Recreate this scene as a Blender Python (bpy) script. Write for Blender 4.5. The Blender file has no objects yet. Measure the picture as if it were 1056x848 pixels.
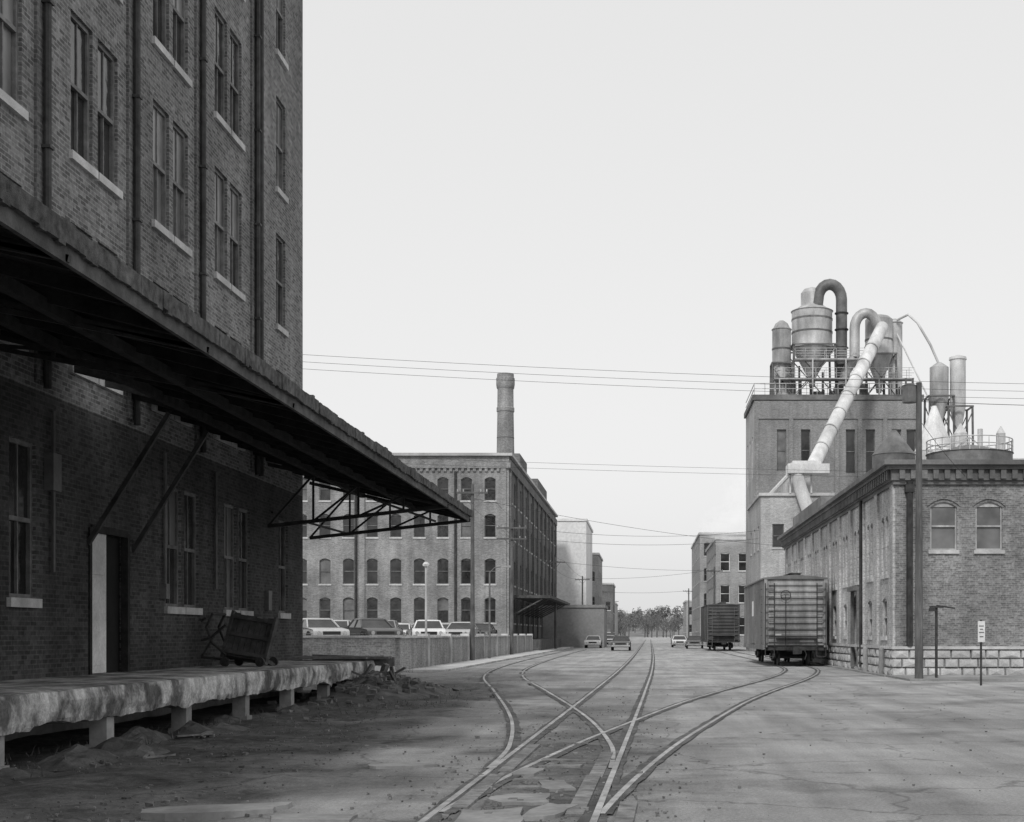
import bpy, math, random
from mathutils import Vector, Matrix, noise
random.seed(7)
R = random.uniform
sc = bpy.context.scene

# ------------------------------------------------------------------ materials
def newmat(name, rough=0.85, spec=0.3, metal=0.0):
    m = bpy.data.materials.new(name); m.use_nodes = True
    nt = m.node_tree; b = nt.nodes['Principled BSDF']
    b.inputs['Roughness'].default_value = rough
    b.inputs['Metallic'].default_value = metal
    b.inputs['Specular IOR Level'].default_value = spec
    return m, nt, b
def N(nt, t, **kw):
    n = nt.nodes.new(t)
    for k, v in kw.items():
        if k in n.inputs: n.inputs[k].default_value = v
        else: setattr(n, k, v)
    return n
def L(nt, a, b): nt.links.new(a, b)
def g(v): return (v, v, v, 1)
def noise_val(nt, vec, scale, detail, lo, hi, a=0.3, b=0.7, stretch=None):
    if stretch:
        mp = N(nt, 'ShaderNodeMapping'); mp.inputs['Scale'].default_value = stretch
        L(nt, vec, mp.inputs['Vector']); vec = mp.outputs[0]
    n = N(nt, 'ShaderNodeTexNoise', Scale=scale, Detail=detail, Roughness=0.6)
    L(nt, vec, n.inputs['Vector'])
    r = N(nt, 'ShaderNodeMapRange')
    r.inputs[1].default_value = a; r.inputs[2].default_value = b
    r.inputs[3].default_value = lo; r.inputs[4].default_value = hi
    L(nt, n.outputs[0], r.inputs[0]); return r.outputs[0]
def mul(nt, a, b):
    m = N(nt, 'ShaderNodeMath', operation='MULTIPLY'); L(nt, a, m.inputs[0])
    if isinstance(b, (int, float)): m.inputs[1].default_value = b
    else: L(nt, b, m.inputs[1])
    return m.outputs[0]
def tocol(nt, val, sock): L(nt, val, sock)
def bump(nt, val, b, strength, dist=0.02):
    bp = N(nt, 'ShaderNodeBump'); bp.inputs['Strength'].default_value = strength
    bp.inputs['Distance'].default_value = dist
    L(nt, val, bp.inputs['Height']); L(nt, bp.outputs[0], b.inputs['Normal'])
def mat_rough(name, lo, hi, scale=3, rough=0.85, bmp=0.2, stretch=None, big=0.35, metal=0, spec=0.3):
    m, nt, b = newmat(name, rough, spec, metal)
    tc = N(nt, 'ShaderNodeTexCoord').outputs['Object']
    v = noise_val(nt, tc, scale, 6, lo, hi, stretch=stretch)
    v2 = noise_val(nt, tc, scale*0.17, 3, 1-big, 1+big)
    v3 = noise_val(nt, tc, scale*9, 2, 0.88, 1.12)
    o = mul(nt, mul(nt, v, v2), v3)
    tocol(nt, o, b.inputs['Base Color'])
    if bmp: bump(nt, v3, b, bmp)
    return m
def mat_brick(name, c, var=0.3, mortar=1.5, grime=0.3, bw=0.21, rh=0.075, bmp=0.3, rough=0.9, ms=0.009):
    m, nt, b = newmat(name, rough, 0.2)
    tc = N(nt, 'ShaderNodeTexCoord')
    br = N(nt, 'ShaderNodeTexBrick', Scale=1.0)
    br.inputs['Color1'].default_value = g(c*(1-var)); br.inputs['Color2'].default_value = g(c*(1+var))
    br.inputs['Mortar'].default_value = g(c*mortar)
    br.inputs['Mortar Size'].default_value = ms; br.inputs['Brick Width'].default_value = bw
    br.inputs['Row Height'].default_value = rh; br.inputs['Bias'].default_value = -0.1
    L(nt, tc.outputs['UV'], br.inputs['Vector'])
    o = tc.outputs['Object']
    a = noise_val(nt, o, 0.35, 5, 1-grime, 1+grime)
    s = noise_val(nt, o, 1.2, 5, 1-grime*0.8, 1+grime*0.6, stretch=(1.3, 1.3, 0.12))
    f = noise_val(nt, o, 14, 3, 0.7, 1.3)
    v = mul(nt, mul(nt, mul(nt, br.outputs['Color'], a), s), f)
    tocol(nt, v, b.inputs['Base Color'])
    if bmp: bump(nt, br.outputs['Fac'], b, -bmp, 0.01)
    return m
def mat_glass(name, lo, hi, rough=0.12):
    m, nt, b = newmat(name, rough, 0.5)
    tc = N(nt, 'ShaderNodeTexCoord').outputs['Object']
    v = noise_val(nt, tc, 0.9, 3, lo, hi)
    tocol(nt, v, b.inputs['Base Color'])
    w = noise_val(nt, tc, 2.5, 2, 0, 1)
    bump(nt, w, b, 0.25, 0.02)
    return m

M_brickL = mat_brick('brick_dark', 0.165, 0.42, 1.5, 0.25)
M_brickLg = mat_brick('brick_canopy_shade', 0.062, 0.35, 1.4, 0.35)  # darker ground-floor copy; the canopy's shade is put into the colour
M_brickLt = mat_brick('brick_pilaster', 0.14, 0.3, 1.4, 0.25)
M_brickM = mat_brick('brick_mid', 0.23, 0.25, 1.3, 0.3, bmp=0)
M_brickMs = mat_brick('brick_mid_side', 0.13, 0.25, 1.3, 0.25, bmp=0)  # darker copy of the factory brick, with the side's shade in its colour
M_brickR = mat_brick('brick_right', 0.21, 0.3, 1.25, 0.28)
M_brickRs = mat_brick('brick_right_side', 0.42, 0.22, 1.15, 0.28)  # paler copy of the depot brick, with the side's sunlight in its colour
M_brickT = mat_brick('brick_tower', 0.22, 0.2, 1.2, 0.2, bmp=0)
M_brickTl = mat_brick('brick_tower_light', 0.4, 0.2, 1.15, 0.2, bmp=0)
M_far = mat_brick('brick_far', 0.3, 0.2, 1.2, 0.18, bmp=0)  # colour kept pale in place of haze over the far buildings
M_farl = mat_rough('plaster_light', 0.6, 0.7, 0.3, 0.9, 0, big=.1)
M_sill = mat_rough('stone_sill', 0.38, 0.55, 4, 0.85, 0.2)
M_frame = mat_rough('window_frame_dark', 0.10, 0.2, 6, 0.6, 0.1)
M_frameG = mat_rough('window_frame_grey', 0.10, 0.2, 6, 0.6, 0.1)
M_frameW = mat_rough('window_frame_white', 0.3, 0.45, 6, 0.6, 0.1)
M_glass = mat_glass('glass_dark', 0.01, 0.05)
M_glassP = mat_glass('glass_blind', 0.08, 0.2, 0.3)
M_dark = mat_rough('dark_interior', 0.01, 0.02, 2, 0.9, 0)
M_concL = mat_rough('concrete_light', 0.36, 0.58, 2.0, 0.9, 0.3)
M_concG = mat_rough('concrete_grey', 0.18, 0.34, 1.2, 0.9, 0.3)
M_timber = mat_rough('timber_dark', 0.012, 0.04, 5, 0.9, 0.4)
M_timberM = mat_rough('timber_mid', 0.05, 0.12, 5, 0.9, 0.4)
M_timberL = mat_rough('timber_weathered', 0.1, 0.26, 6, 0.9, 0.5)
M_tar = mat_rough('tar_roofing', 0.03, 0.14, 9, 0.95, 0.9)
M_steelD = mat_rough('steel_dark', 0.02, 0.06, 5, 0.6, 0.2)
M_galv = mat_rough('galvanised', 0.26, 0.55, 1.2, 0.5, 0.1, stretch=(1,1,.3), metal=0.2)
M_galvL = mat_rough('galvanised_light', 0.42, 0.68, 1.2, 0.5, 0.1, stretch=(1,1,.3))
M_galvD = mat_rough('galvanised_dark', 0.08, 0.18, 1.2, 0.5, 0.1)
M_rail = mat_rough('rail_steel', 0.2, 0.46, 3, 0.55, 0.1, metal=0.2, spec=0.4)
M_groove = mat_rough('track_dirt', 0.05, 0.14, 4, 0.95, 0.5)
M_pole = mat_rough('pole_wood', 0.07, 0.15, 5, 0.9, 0.3, stretch=(4, 4, .3))
M_white = mat_rough('white_paint', 0.55, 0.78, 2, 0.6, 0.1)
M_rubber = mat_rough('rubber', 0.02, 0.03, 5, 0.8, 0)
M_chrome = mat_rough('chrome', 0.5, 0.6, 2, 0.25, 0, metal=0.8)
M_boxP = mat_rough('boxcar_paint', 0.17, 0.4, 1.4, 0.75, 0.2, stretch=(1.6, 1, .3), big=.4)
M_boxS = mat_rough('boxcar_side_paint', 0.12, 0.22, 1.2, 0.7, 0.2, stretch=(1, 1, .35))
M_boxD = mat_rough('boxcar_paint_dark', 0.05, 0.1, 1.5, 0.75, 0.2, stretch=(1, 1, .35))
M_roof = mat_rough('roof_gravel', 0.15, 0.25, 1, 0.95, 0)
M_leaf = mat_rough('foliage', 0.08, 0.2, 0.5, 0.9, 0)
M_hill = mat_rough('hill', 0.16, 0.28, 0.03, 0.95, 0)  # hill tone lightened; the distance haze is in the colour
M_weed = mat_rough('weeds', 0.08, 0.16, 5, 0.9, 0)
M_stone = mat_rough('stones', 0.06, 0.24, 3, 0.9, 0)

def mat_peeling():
    m, nt, b = newmat('weathered_concrete', 0.92, 0.2)
    tc = N(nt, 'ShaderNodeTexCoord').outputs['Object']
    base = noise_val(nt, tc, 1.7, 9, 0.13, 0.6, 0.4, 0.58)
    st = noise_val(nt, tc, 4, 6, 0.6, 1.15, 0.35, 0.6, stretch=(1, 1, .5))
    f = noise_val(nt, tc, 25, 5, 0.7, 1.25)
    o = mul(nt, mul(nt, base, st), f); tocol(nt, o, b.inputs['Base Color'])
    bump(nt, mul(nt, base, f), b, 0.6, 0.04)
    return m
M_conc = mat_peeling()

def mat_ground():
    m, nt, b = newmat('street_surface', 0.92, 0.2)
    tc = N(nt, 'ShaderNodeTexCoord').outputs['Object']
    sx = N(nt, 'ShaderNodeSeparateXYZ'); L(nt, tc, sx.inputs[0])
    asph = noise_val(nt, tc, 0.3, 6, 0.19, 0.36)
    streak = noise_val(nt, tc, 1.0, 6, 0.76, 1.18, stretch=(1.6, 0.1, 1))
    fine = noise_val(nt, tc, 30, 4, 0.76, 1.24)
    grit = noise_val(nt, tc, 140, 2, 0.7, 1.32)
    fg = mul(nt, fine, grit)
    far_haze = N(nt, 'ShaderNodeMapRange'); far_haze.inputs[1].default_value = 30; far_haze.inputs[2].default_value = 90  # street colour lightened with distance to stand in for haze
    far_haze.inputs[3].default_value = 1.0; far_haze.inputs[4].default_value = 1.35; L(nt, sx.outputs[1], far_haze.inputs[0])
    a = mul(nt, mul(nt, mul(nt, asph, streak), fg), far_haze.outputs[0])
    dirt = noise_val(nt, tc, 0.9, 8, 0.03, 0.13)
    mid = noise_val(nt, tc, 6, 6, 0.5, 1.55)
    d = mul(nt, mul(nt, dirt, mid), fg)
    w = noise_val(nt, tc, 0.22, 7, -3.0, 3.0)
    ad = N(nt, 'ShaderNodeMath', operation='ADD'); L(nt, sx.outputs[0], ad.inputs[0]); L(nt, w, ad.inputs[1])
    mk = N(nt, 'ShaderNodeMapRange'); mk.inputs[1].default_value = -5.2; mk.inputs[2].default_value = -2.0
    mk.inputs[3].default_value = 0.95; mk.inputs[4].default_value = 0.0
    L(nt, ad.outputs[0], mk.inputs[0])
    nearf = N(nt, 'ShaderNodeMapRange'); nearf.inputs[1].default_value = 42; nearf.inputs[2].default_value = 58
    nearf.inputs[3].default_value = 1.0; nearf.inputs[4].default_value = 0.3; L(nt, sx.outputs[1], nearf.inputs[0])
    mkk = mul(nt, mk.outputs[0], nearf.outputs[0])
    tz = N(nt, 'ShaderNodeMath', operation='ADD'); L(nt, sx.outputs[0], tz.inputs[0]); tz.inputs[1].default_value = 1.0
    tab = N(nt, 'ShaderNodeMath', operation='ABSOLUTE'); L(nt, tz.outputs[0], tab.inputs[0])
    w2 = noise_val(nt, tc, 0.8, 6, -1.0, 1.0)
    ta = N(nt, 'ShaderNodeMath', operation='ADD'); L(nt, tab.outputs[0], ta.inputs[0]); L(nt, w2, ta.inputs[1])
    tm = N(nt, 'ShaderNodeMapRange'); tm.inputs[1].default_value = 0.4; tm.inputs[2].default_value = 1.7
    tm.inputs[3].default_value = 0.85; tm.inputs[4].default_value = 0.0; L(nt, ta.outputs[0], tm.inputs[0])
    fy = N(nt, 'ShaderNodeMapRange'); fy.inputs[1].default_value = 18; fy.inputs[2].default_value = 36
    fy.inputs[3].default_value = 1.0; fy.inputs[4].default_value = 0.25; L(nt, sx.outputs[1], fy.inputs[0])
    tz2 = mul(nt, tm.outputs[0], fy.outputs[0])
    p = noise_val(nt, tc, 0.4, 9, 0.0, 0.5, 0.53, 0.66)
    mx = N(nt, 'ShaderNodeMath', operation='MAXIMUM'); L(nt, mkk, mx.inputs[0]); L(nt, p, mx.inputs[1])
    mx2 = N(nt, 'ShaderNodeMath', operation='MAXIMUM'); L(nt, mx.outputs[0], mx2.inputs[0]); L(nt, tz2, mx2.inputs[1])
    mix = N(nt, 'ShaderNodeMix', data_type='FLOAT')
    L(nt, mx2.outputs[0], mix.inputs[0]); L(nt, a, mix.inputs[2]); L(nt, d, mix.inputs[3])
    wv = N(nt, 'ShaderNodeTexNoise', Scale=1.5, Detail=5.0); L(nt, tc, wv.inputs['Vector'])
    vm = N(nt, 'ShaderNodeVectorMath', operation='MULTIPLY_ADD'); L(nt, wv.outputs['Color'], vm.inputs[0])
    vm.inputs[1].default_value = (0.9, 0.9, 0.9); L(nt, tc, vm.inputs[2])
    vo = N(nt, 'ShaderNodeTexVoronoi', feature='DISTANCE_TO_EDGE', Scale=0.3); L(nt, vm.outputs[0], vo.inputs['Vector'])
    cr = N(nt, 'ShaderNodeMapRange'); cr.inputs[1].default_value = 0.0; cr.inputs[2].default_value = 0.012
    cr.inputs[3].default_value = 0.6; cr.inputs[4].default_value = 1.0
    L(nt, vo.outputs['Distance'], cr.inputs[0])
    o = mul(nt, mix.outputs[0], cr.outputs[0])
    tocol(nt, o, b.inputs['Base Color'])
    bump(nt, mul(nt, fine, mid), b, 0.4, 0.02)
    return m
M_ground = mat_ground()

# ------------------------------------------------------------------ builder
class MB:
    def __init__(s, M=None): s.v = []; s.f = []; s.mi = []; s.cur = 0; s.M = M or Matrix()
    def add(s, pts, faces):
        b = len(s.v); s.v += [s.M @ Vector(p) for p in pts]
        for f in faces: s.f.append([b+i for i in f]); s.mi.append(s.cur)
    def poly(s, *pts): s.add(pts, [list(range(len(pts)))])
    def box(s, x0, x1, y0, y1, z0, z1, P=None):
        c = [(x, y, z) for x in (x0, x1) for y in (y0, y1) for z in (z0, z1)]
        if P: c = [P(*p) for p in c]
        s.add(c, [[0,1,3,2],[4,6,7,5],[0,4,5,1],[2,3,7,6],[0,2,6,4],[1,5,7,3]])
    def beam(s, p0, p1, w, h):
        p0, p1 = Vector(p0), Vector(p1); d = (p1-p0).normalized()
        a = d.cross(Vector((0,0,1)))
        if a.length < 1e-3: a = Vector((1,0,0))
        a.normalize(); b = a.cross(d)
        s.add([p+a*i*w/2+b*j*h/2 for p in (p0,p1) for i in (-1,1) for j in (-1,1)],
              [[0,1,3,2],[4,6,7,5],[0,4,5,1],[2,3,7,6],[0,2,6,4],[1,5,7,3]])
    def cyl(s, p0, p1, r0, r1=None, n=16, caps=True):
        s.tube([p0, p1], [r0, r0 if r1 is None else r1], n, caps)
    def tube(s, path, r, n=12, caps=True):
        path = [Vector(p) for p in path]
        if not isinstance(r, (list, tuple)): r = [r]*len(path)
        pts = []; prev = None
        for i, p in enumerate(path):
            d = (path[min(i+1, len(path)-1)]-path[max(i-1, 0)]).normalized()
            if prev is None:
                a = d.cross(Vector((0,0,1)))
                if a.length < 1e-3: a = Vector((1,0,0))
            else: a = prev - d*prev.dot(d)
            a.normalize(); prev = a; b = d.cross(a)
            for k in range(n):
                t = 2*math.pi*k/n; pts.append(p+(a*math.cos(t)+b*math.sin(t))*r[i])
        fs = []
        for i in range(len(path)-1):
            for k in range(n):
                k2 = (k+1) % n
                fs.append([i*n+k, i*n+k2, (i+1)*n+k2, (i+1)*n+k])
        if caps: fs.append(list(range(n))[::-1]); fs.append([(len(path)-1)*n+k for k in range(n)])
        s.add(pts, fs)
    def extr(s, prof, x0, x1):
        n = len(prof); A = []
        for x in (x0, x1):
            for a, b in prof: A.append((x, a, b))
        s.add(A, [list(range(n))[::-1], [n+i for i in range(n)]] + [[i, (i+1) % n, n+(i+1) % n, n+i] for i in range(n)])
    def make(s, name, mats, smooth=False):
        me = bpy.data.meshes.new(name); me.from_pydata([tuple(v) for v in s.v], [], s.f)
        if not isinstance(mats, (list, tuple)): mats = [mats]
        for m in mats: me.materials.append(m)
        me.polygons.foreach_set('material_index', s.mi)
        uv = me.uv_layers.new(name='UVMap')
        for p in me.polygons:
            n = p.normal
            for li in p.loop_indices:
                c = me.vertices[me.loops[li].vertex_index].co
                uv.data[li].uv = (c.x, c.y) if abs(n.z) > .7 else ((c.y, c.z) if abs(n.x) > abs(n.y) else (c.x, c.z))
        if smooth:
            me.polygons.foreach_set('use_smooth', [True]*len(me.polygons))
            try: me.set_sharp_from_angle(angle=math.radians(35))
            except Exception: pass
        me.update()
        o = bpy.data.objects.new(name, me); sc.collection.objects.link(o); return o

def group(name, parts):
    parts = [p for p in parts if p]
    mn = [1e9]*3; mx = [-1e9]*3
    for p in parts:
        for v in p.data.vertices:
            for i in range(3): mn[i] = min(mn[i], v.co[i]); mx[i] = max(mx[i], v.co[i])
    e = bpy.data.objects.new(name, None); sc.collection.objects.link(e)
    e.location = ((mn[0]+mx[0])/2, (mn[1]+mx[1])/2, mn[2]); e.empty_display_size = 0.5
    for p in parts:
        p.parent = e; p.matrix_parent_inverse = Matrix.Translation(-e.location)
    return e

class Fac:
    def __init__(s):
        s.W = MB(); s.F = MB(); s.G = MB(); s.S = MB()
    def side(s, o, u, n, width, height, ops, depth=0.2, sill=True, frame=0.06, nx=1, wm=0, rnd=0.2, split=None, sm=1):
        o = Vector(o); u = Vector(u); n = Vector(n); Z = Vector((0,0,1))
        P = lambda a, c, b: o+u*a+n*c+Z*b
        us = sorted(set([0, width]+[q[0] for q in ops]+[q[1] for q in ops]))
        vs = sorted(set([0, height]+[q[2] for q in ops]+[q[3] for q in ops]+([split] if split else [])))
        for i in range(len(us)-1):
            run = None
            for j in range(len(vs)-1):
                cu = (us[i]+us[i+1])/2; cv = (vs[j]+vs[j+1])/2
                s.W.cur = sm if (split and cv < split) else wm
                solid = not any(q[0] < cu < q[1] and q[2] < cv < q[3] for q in ops)
                if solid and run is None: run = vs[j]
                last = (j == len(vs)-2) or (split and vs[j+1] == split)
                if run is not None and (not solid or last):
                    top = vs[j] if not solid else vs[j+1]
                    s.W.poly(P(us[i],0,run), P(us[i+1],0,run), P(us[i+1],0,top), P(us[i],0,top)); run = None
        s.W.cur = wm
        for q in ops:
            a, b, c, d = q[:4]; ar = q[4] if len(q) > 4 else 0; kind = q[5] if len(q) > 5 else 'w'
            dp = -depth
            s.W.poly(P(a,0,c), P(a,dp,c), P(a,dp,d), P(a,0,d)); s.W.poly(P(b,0,c), P(b,dp,c), P(b,dp,d), P(b,0,d))
            s.W.poly(P(a,0,c), P(b,0,c), P(b,dp,c), P(a,dp,c))
            if ar:
                k = 6; w = (b-a)
                arc = [(a+w*t/k, d-ar*(2*t/k-1)**2) for t in range(k+1)]
                for t in range(k):
                    (x0, y0), (x1, y1) = arc[t], arc[t+1]
                    s.W.poly(P(x0,0,y0), P(x1,0,y1), P(x1,0,d), P(x0,0,d))
                    s.W.poly(P(x0,0,y0), P(x1,0,y1), P(x1,dp,y1), P(x0,dp,y0))
            else: s.W.poly(P(a,0,d), P(b,0,d), P(b,dp,d), P(a,dp,d))
            if kind == 'w':
                s.G.cur = 1 if random.random() < rnd else 0
                m = (c+d)/2
                s.G.poly(P(a,dp+.02,c), P(b,dp+.02,c), P(b,dp+.02,m), P(a,dp+.02,m))
                if random.random() < rnd: s.G.cur = 1
                s.G.poly(P(a,dp+.05,m), P(b,dp+.05,m), P(b,dp+.05,d), P(a,dp+.05,d))
                f = frame; y0 = dp+.022; y1 = dp+.09
                s.F.box(a, a+f, y0, y1, c, d, P); s.F.box(b-f, b, y0, y1, c, d, P)
                s.F.box(a+f, b-f, y0, y1, c, c+f, P); s.F.box(a+f, b-f, y0, y1, d-f-ar*.6, d, P)
                s.F.box(a+f, b-f, y0, y1+.01, m-f*.5, m+f*.5, P)
                for k in range(1, nx+1):
                    x = a+(b-a)*k/(nx+1)
                    s.F.box(x-.015, x+.015, y0, y1-.02, c+f, m-f*.5, P); s.F.box(x-.015, x+.015, y0, y1-.02, m+f*.5, d-f, P)
                if sill: s.S.box(a-.08, b+.08, -.1, .07, c-.14, c+.004, P)
            elif kind == 'd':
                s.G.cur = 2; s.G.poly(P(a,dp,c), P(b,dp,c), P(b,dp,d), P(a,dp,d)); s.G.cur = 0
        return P
    def parts(s, wm, fm, extra=()):
        r = [s.W.make('walls', wm)]
        if s.F.v: r.append(s.F.make('window_frames', fm))
        if s.G.v: r.append(s.G.make('window_glass', [M_glass, M_glassP, M_dark]))
        if s.S.v: r.append(s.S.make('window_sills', M_sill))
        return r+list(extra)

# ------------------------------------------------------------------ ground
def ground():
    xs = [-2500,-800,-250,-100,-50,-30,-20]+[-15+.25*i for i in range(141)]+[24,32,60,150,400,1000,2500]
    ys = [-300,-60,-10,0,3]+[5+.25*i for i in range(221)]+[62+3*i for i in range(30)]+[170,220,300,450,700,1200,2500,5000]
    v = []; f = []
    for y in ys:
        for x in xs:
            z = 0
            if -15 < x < 20 and 5 < y < 60:
                am = 0.07 if x < -3.5 else 0.006
                z = am*noise.fractal(Vector((x*.6, y*.45, 0)), 0.7, 2.0, 5)
                z = min(z, 0.008 if x > -3 else .09)
            v.append((x, y, z))
    nx = len(xs)
    for j in range(len(ys)-1):
        for i in range(nx-1): f.append([j*nx+i, j*nx+i+1, (j+1)*nx+i+1, (j+1)*nx+i])
    b = MB(); b.add(v, f); o = b.make('ground', M_ground, smooth=False)
    o.data.polygons.foreach_set('use_smooth', [True]*len(o.data.polygons))
ground()

# ------------------------------------------------------------------ tracks
def interp(pts, d):
    if d <= pts[0][0]: return pts[0][1]
    for i in range(len(pts)-1):
        if pts[i][0] <= d <= pts[i+1][0]:
            p0 = pts[max(i-1,0)]; p1 = pts[i]; p2 = pts[i+1]; p3 = pts[min(i+2, len(pts)-1)]
            h = p2[0]-p1[0]; t = (d-p1[0])/h
            m1 = (p2[1]-p0[1])/(p2[0]-p0[0])*h; m2 = (p3[1]-p1[1])/(p3[0]-p1[0])*h
            return (2*t**3-3*t**2+1)*p1[1]+(t**3-2*t**2+t)*m1+(-2*t**3+3*t**2)*p2[1]+(t**3-t**2)*m2
    return pts[-1][1]
def strip(b, pts, d0, d1, off, w, z0, z1, step=.5, jit=0):
    d = d0; last = None
    while d <= d1+1e-6:
        x = interp(pts, d); x2 = interp(pts, d+.05); sl = (x2-x)/.05
        n = Vector((1, -sl, 0)).normalized()
        c = Vector((x, d, 0))+n*off; ww = w*(1+R(-jit, jit))
        a = (c-n*ww/2, c+n*ww/2)
        if last:
            l, r = last
            if z0 is None:
                b.poly((l.x,l.y,z1),(r.x,r.y,z1),(a[1].x,a[1].y,z1),(a[0].x,a[0].y,z1))
            else:
                pts8 = [(q.x,q.y,z) for q in (l,r,a[0],a[1]) for z in (z0,z1)]
                b.add(pts8, [[1,3,7,5],[0,1,5,4],[2,6,7,3]])
        last = a; d += step if d < 120 else step*4
main = [(2,-1.3),(11.5,-1.15),(20,-1.0),(35,-.75),(60,-.4),(100,-.1),(200,.3),(400,1.0)]
trB = [(12,-1.18),(16,-1.12),(19.3,-1.2),(26,-1.85),(38,-3.5),(50,-5.2),(62,-6.1),(85,-6.6),(140,-6.8)]
trC = [(8,-1.25),(12,-1.1),(18.5,-.4),(24.6,.5),(32,1.7),(38.6,3.0),(46,4.6),(54,6.1),(62,7.1),(72,7.4),(110,7.4),(200,7.5)]
rb = MB(); gb = MB()
G = .72
for pts, d0, d1 in ((main,3,400),(trB,16,140),(trC,12,200)):
    for sgn in (-1, 1):
        o_ = 0 if pts is main else (.003 if pts is trB else .006)
        strip(rb, pts, d0, d1, sgn*G, .062, -.06, .028-o_)
        strip(gb, pts, d0, d1, sgn*(G-.08), .10, None, .0125+.001*(pts is trB)+.002*(pts is trC), jit=.4)
        strip(gb, pts, d0, d1, sgn*(G+.065), .06, None, .0155+.001*(pts is trB)+.002*(pts is trC), jit=.6)
rails = rb.make('rails', M_rail); gro = gb.make('flangeways', M_groove)
tb = MB()
for i in range(16):
    y = 9.6+i*.75
    if random.random() < .45: continue
    a = R(-.12,.12); cx = interp(main, y)+R(-.25,.25); w = R(.2,.5)
    tb.beam((cx-w, y-a*w, R(-.01,.015)), (cx+w, y+a*w, R(-.01,.015)), R(.12,.22), .04)
for (x, y, l) in ((-.62,13.5,1.6),(-1.7,13.8,1.4),(-.55,16.5,1.5),(-.2,11.5,1.2),(-1.62,17.5,1.8)):
    tb.beam((x,y-l,.0),(x+.05,y+l,.012),.16,.045)
ties = tb.make('ties', M_timberL)
sb = MB()
def slab(b, cx, cy, w, l, z, rot, th=.1):
    n = 13; pts = []
    for k in range(n):
        t = 2*math.pi*k/n+.3; c, s_ = math.cos(t), math.sin(t)
        m = 1/max(abs(c), abs(s_))*R(.72,1.05)
        x, y = c*m*w/2, s_*m*l/2
        pts.append((cx+x*math.cos(rot)-y*math.sin(rot), cy+x*math.sin(rot)+y*math.cos(rot)))
    tl = R(-.02,.02)
    b.add([(x,y,z-th) for x,y in pts]+[(x,y,z+tl*(x-cx)) for x,y in pts], [list(range(n,2*n))]+[[i,(i+1)%n,n+(i+1)%n,n+i] for i in range(n)])
for a in ((-1.35,11.6,.6,1.3,.03,.1),(-.85,12.1,.35,1.0,.035,-.2),(-1.2,13.0,.6,.8,.03,.05),(-.95,14.2,.35,.9,.028,.2),(-1.15,10.3,.8,1.0,.03,0),
          (-1.35,15.6,.3,.9,.028,-.1),(-2.9,16.4,.9,.5,.03,.5),(-3.9,12.2,1.4,.6,.035,.2),(-2.9,11.7,.8,.4,.03,-.1)):
    slab(sb, *a)
slabs = sb.make('broken_slabs', M_concG)
group('railroad_tracks', [rails, gro, ties, slabs])

# ------------------------------------------------------------------ left warehouse
WX = -9.6
F = Fac(); ops = []; Y0 = -6.0
bays = [-0.1, 3.7, 7.5, 11.3, 15.1, 18.9, 22.7, 26.5, 30.3]
for r in range(4):
    zb = 6.1+3.57*r
    for d in bays:
        for k in (0, 1.12): ops.append((d+k-Y0, d+k+.9-Y0, zb, zb+2.4, 0))
    ops.append((35.35-Y0, 36.25-Y0, zb, zb+2.4, 0))
for d in (4.6,8.8,13.0,16.6,20.5,27.2,28.3,31.0,32.1,35.6):
    ops.append((d-Y0, d+.9-Y0, 2.15, 4.6, 0))
ops.append((23.5-Y0, 25.2-Y0, .9, 3.4, 0, 'd'))
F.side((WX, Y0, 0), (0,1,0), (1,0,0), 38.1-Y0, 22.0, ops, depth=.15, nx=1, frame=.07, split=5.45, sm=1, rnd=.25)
F.W.poly((WX,38.1,0),(-30,38.1,0),(-30,38.1,22),(WX,38.1,22))
F.W.poly((WX,Y0,0),(-30,Y0,0),(-30,Y0,22),(WX,Y0,22)); F.W.poly((-30,Y0,0),(-30,38.1,0),(-30,38.1,22),(-30,Y0,22))
rf = MB(); rf.box(-30.1, WX+.15, Y0-.1, 38.2, 22.0, 22.4)
pl = MB(); ds = MB()
for d in (-1.4,2.4,6.2,10.0,13.8,17.6,21.5,25.3,29.1,33.2):
    pl.box(WX, WX+.05, d-.16, d+.16, 5.6, 21.9)
    ds.cyl((WX+.12, d+.05, 5.5), (WX+.12, d+.05, 21.8), .065, n=8)
    for z in (7,9.3,11.6,13.9,16.2,18.5): ds.box(WX+.0,WX+.2,d-.03,d+.13,z,z+.05)
ds.cyl((WX+.12, 33.55, 5.5), (WX+.12, 33.55, 21.8), .065, n=8)
dr = MB(); dr.box(WX-.12, WX-.06, 23.5, 24.35, .91, 3.38)
for k in range(3): dr.box(WX-.06, WX-.04, 23.6, 24.25, 1.05+.8*k, 1.65+.8*k)
fr = MB()
for a in (23.42, 25.14): fr.box(WX-.1, WX+.03, a, a+.1, .9, 3.45)
fr.box(WX-.1, WX+.03, 23.52, 25.14, 3.38, 3.5)
cd = MB()
for y in (21.9, 27.0, 30.2): cd.cyl((WX+.06,y,2.6),(WX+.06,y,5.2),.035,n=6)
cd.box(WX,WX+.15,21.7,22.0,3.9,4.5); cd.box(WX,WX+.12,26.9,27.1,2.3,2.6); cd.box(WX,WX+.1,34.3,34.6,2.2,2.7)
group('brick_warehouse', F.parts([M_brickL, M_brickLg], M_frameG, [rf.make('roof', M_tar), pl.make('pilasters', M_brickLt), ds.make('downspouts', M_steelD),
      dr.make('door', M_white), fr.make('door_frame', M_timber), cd.make('conduits', M_galvD)]))

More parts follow.
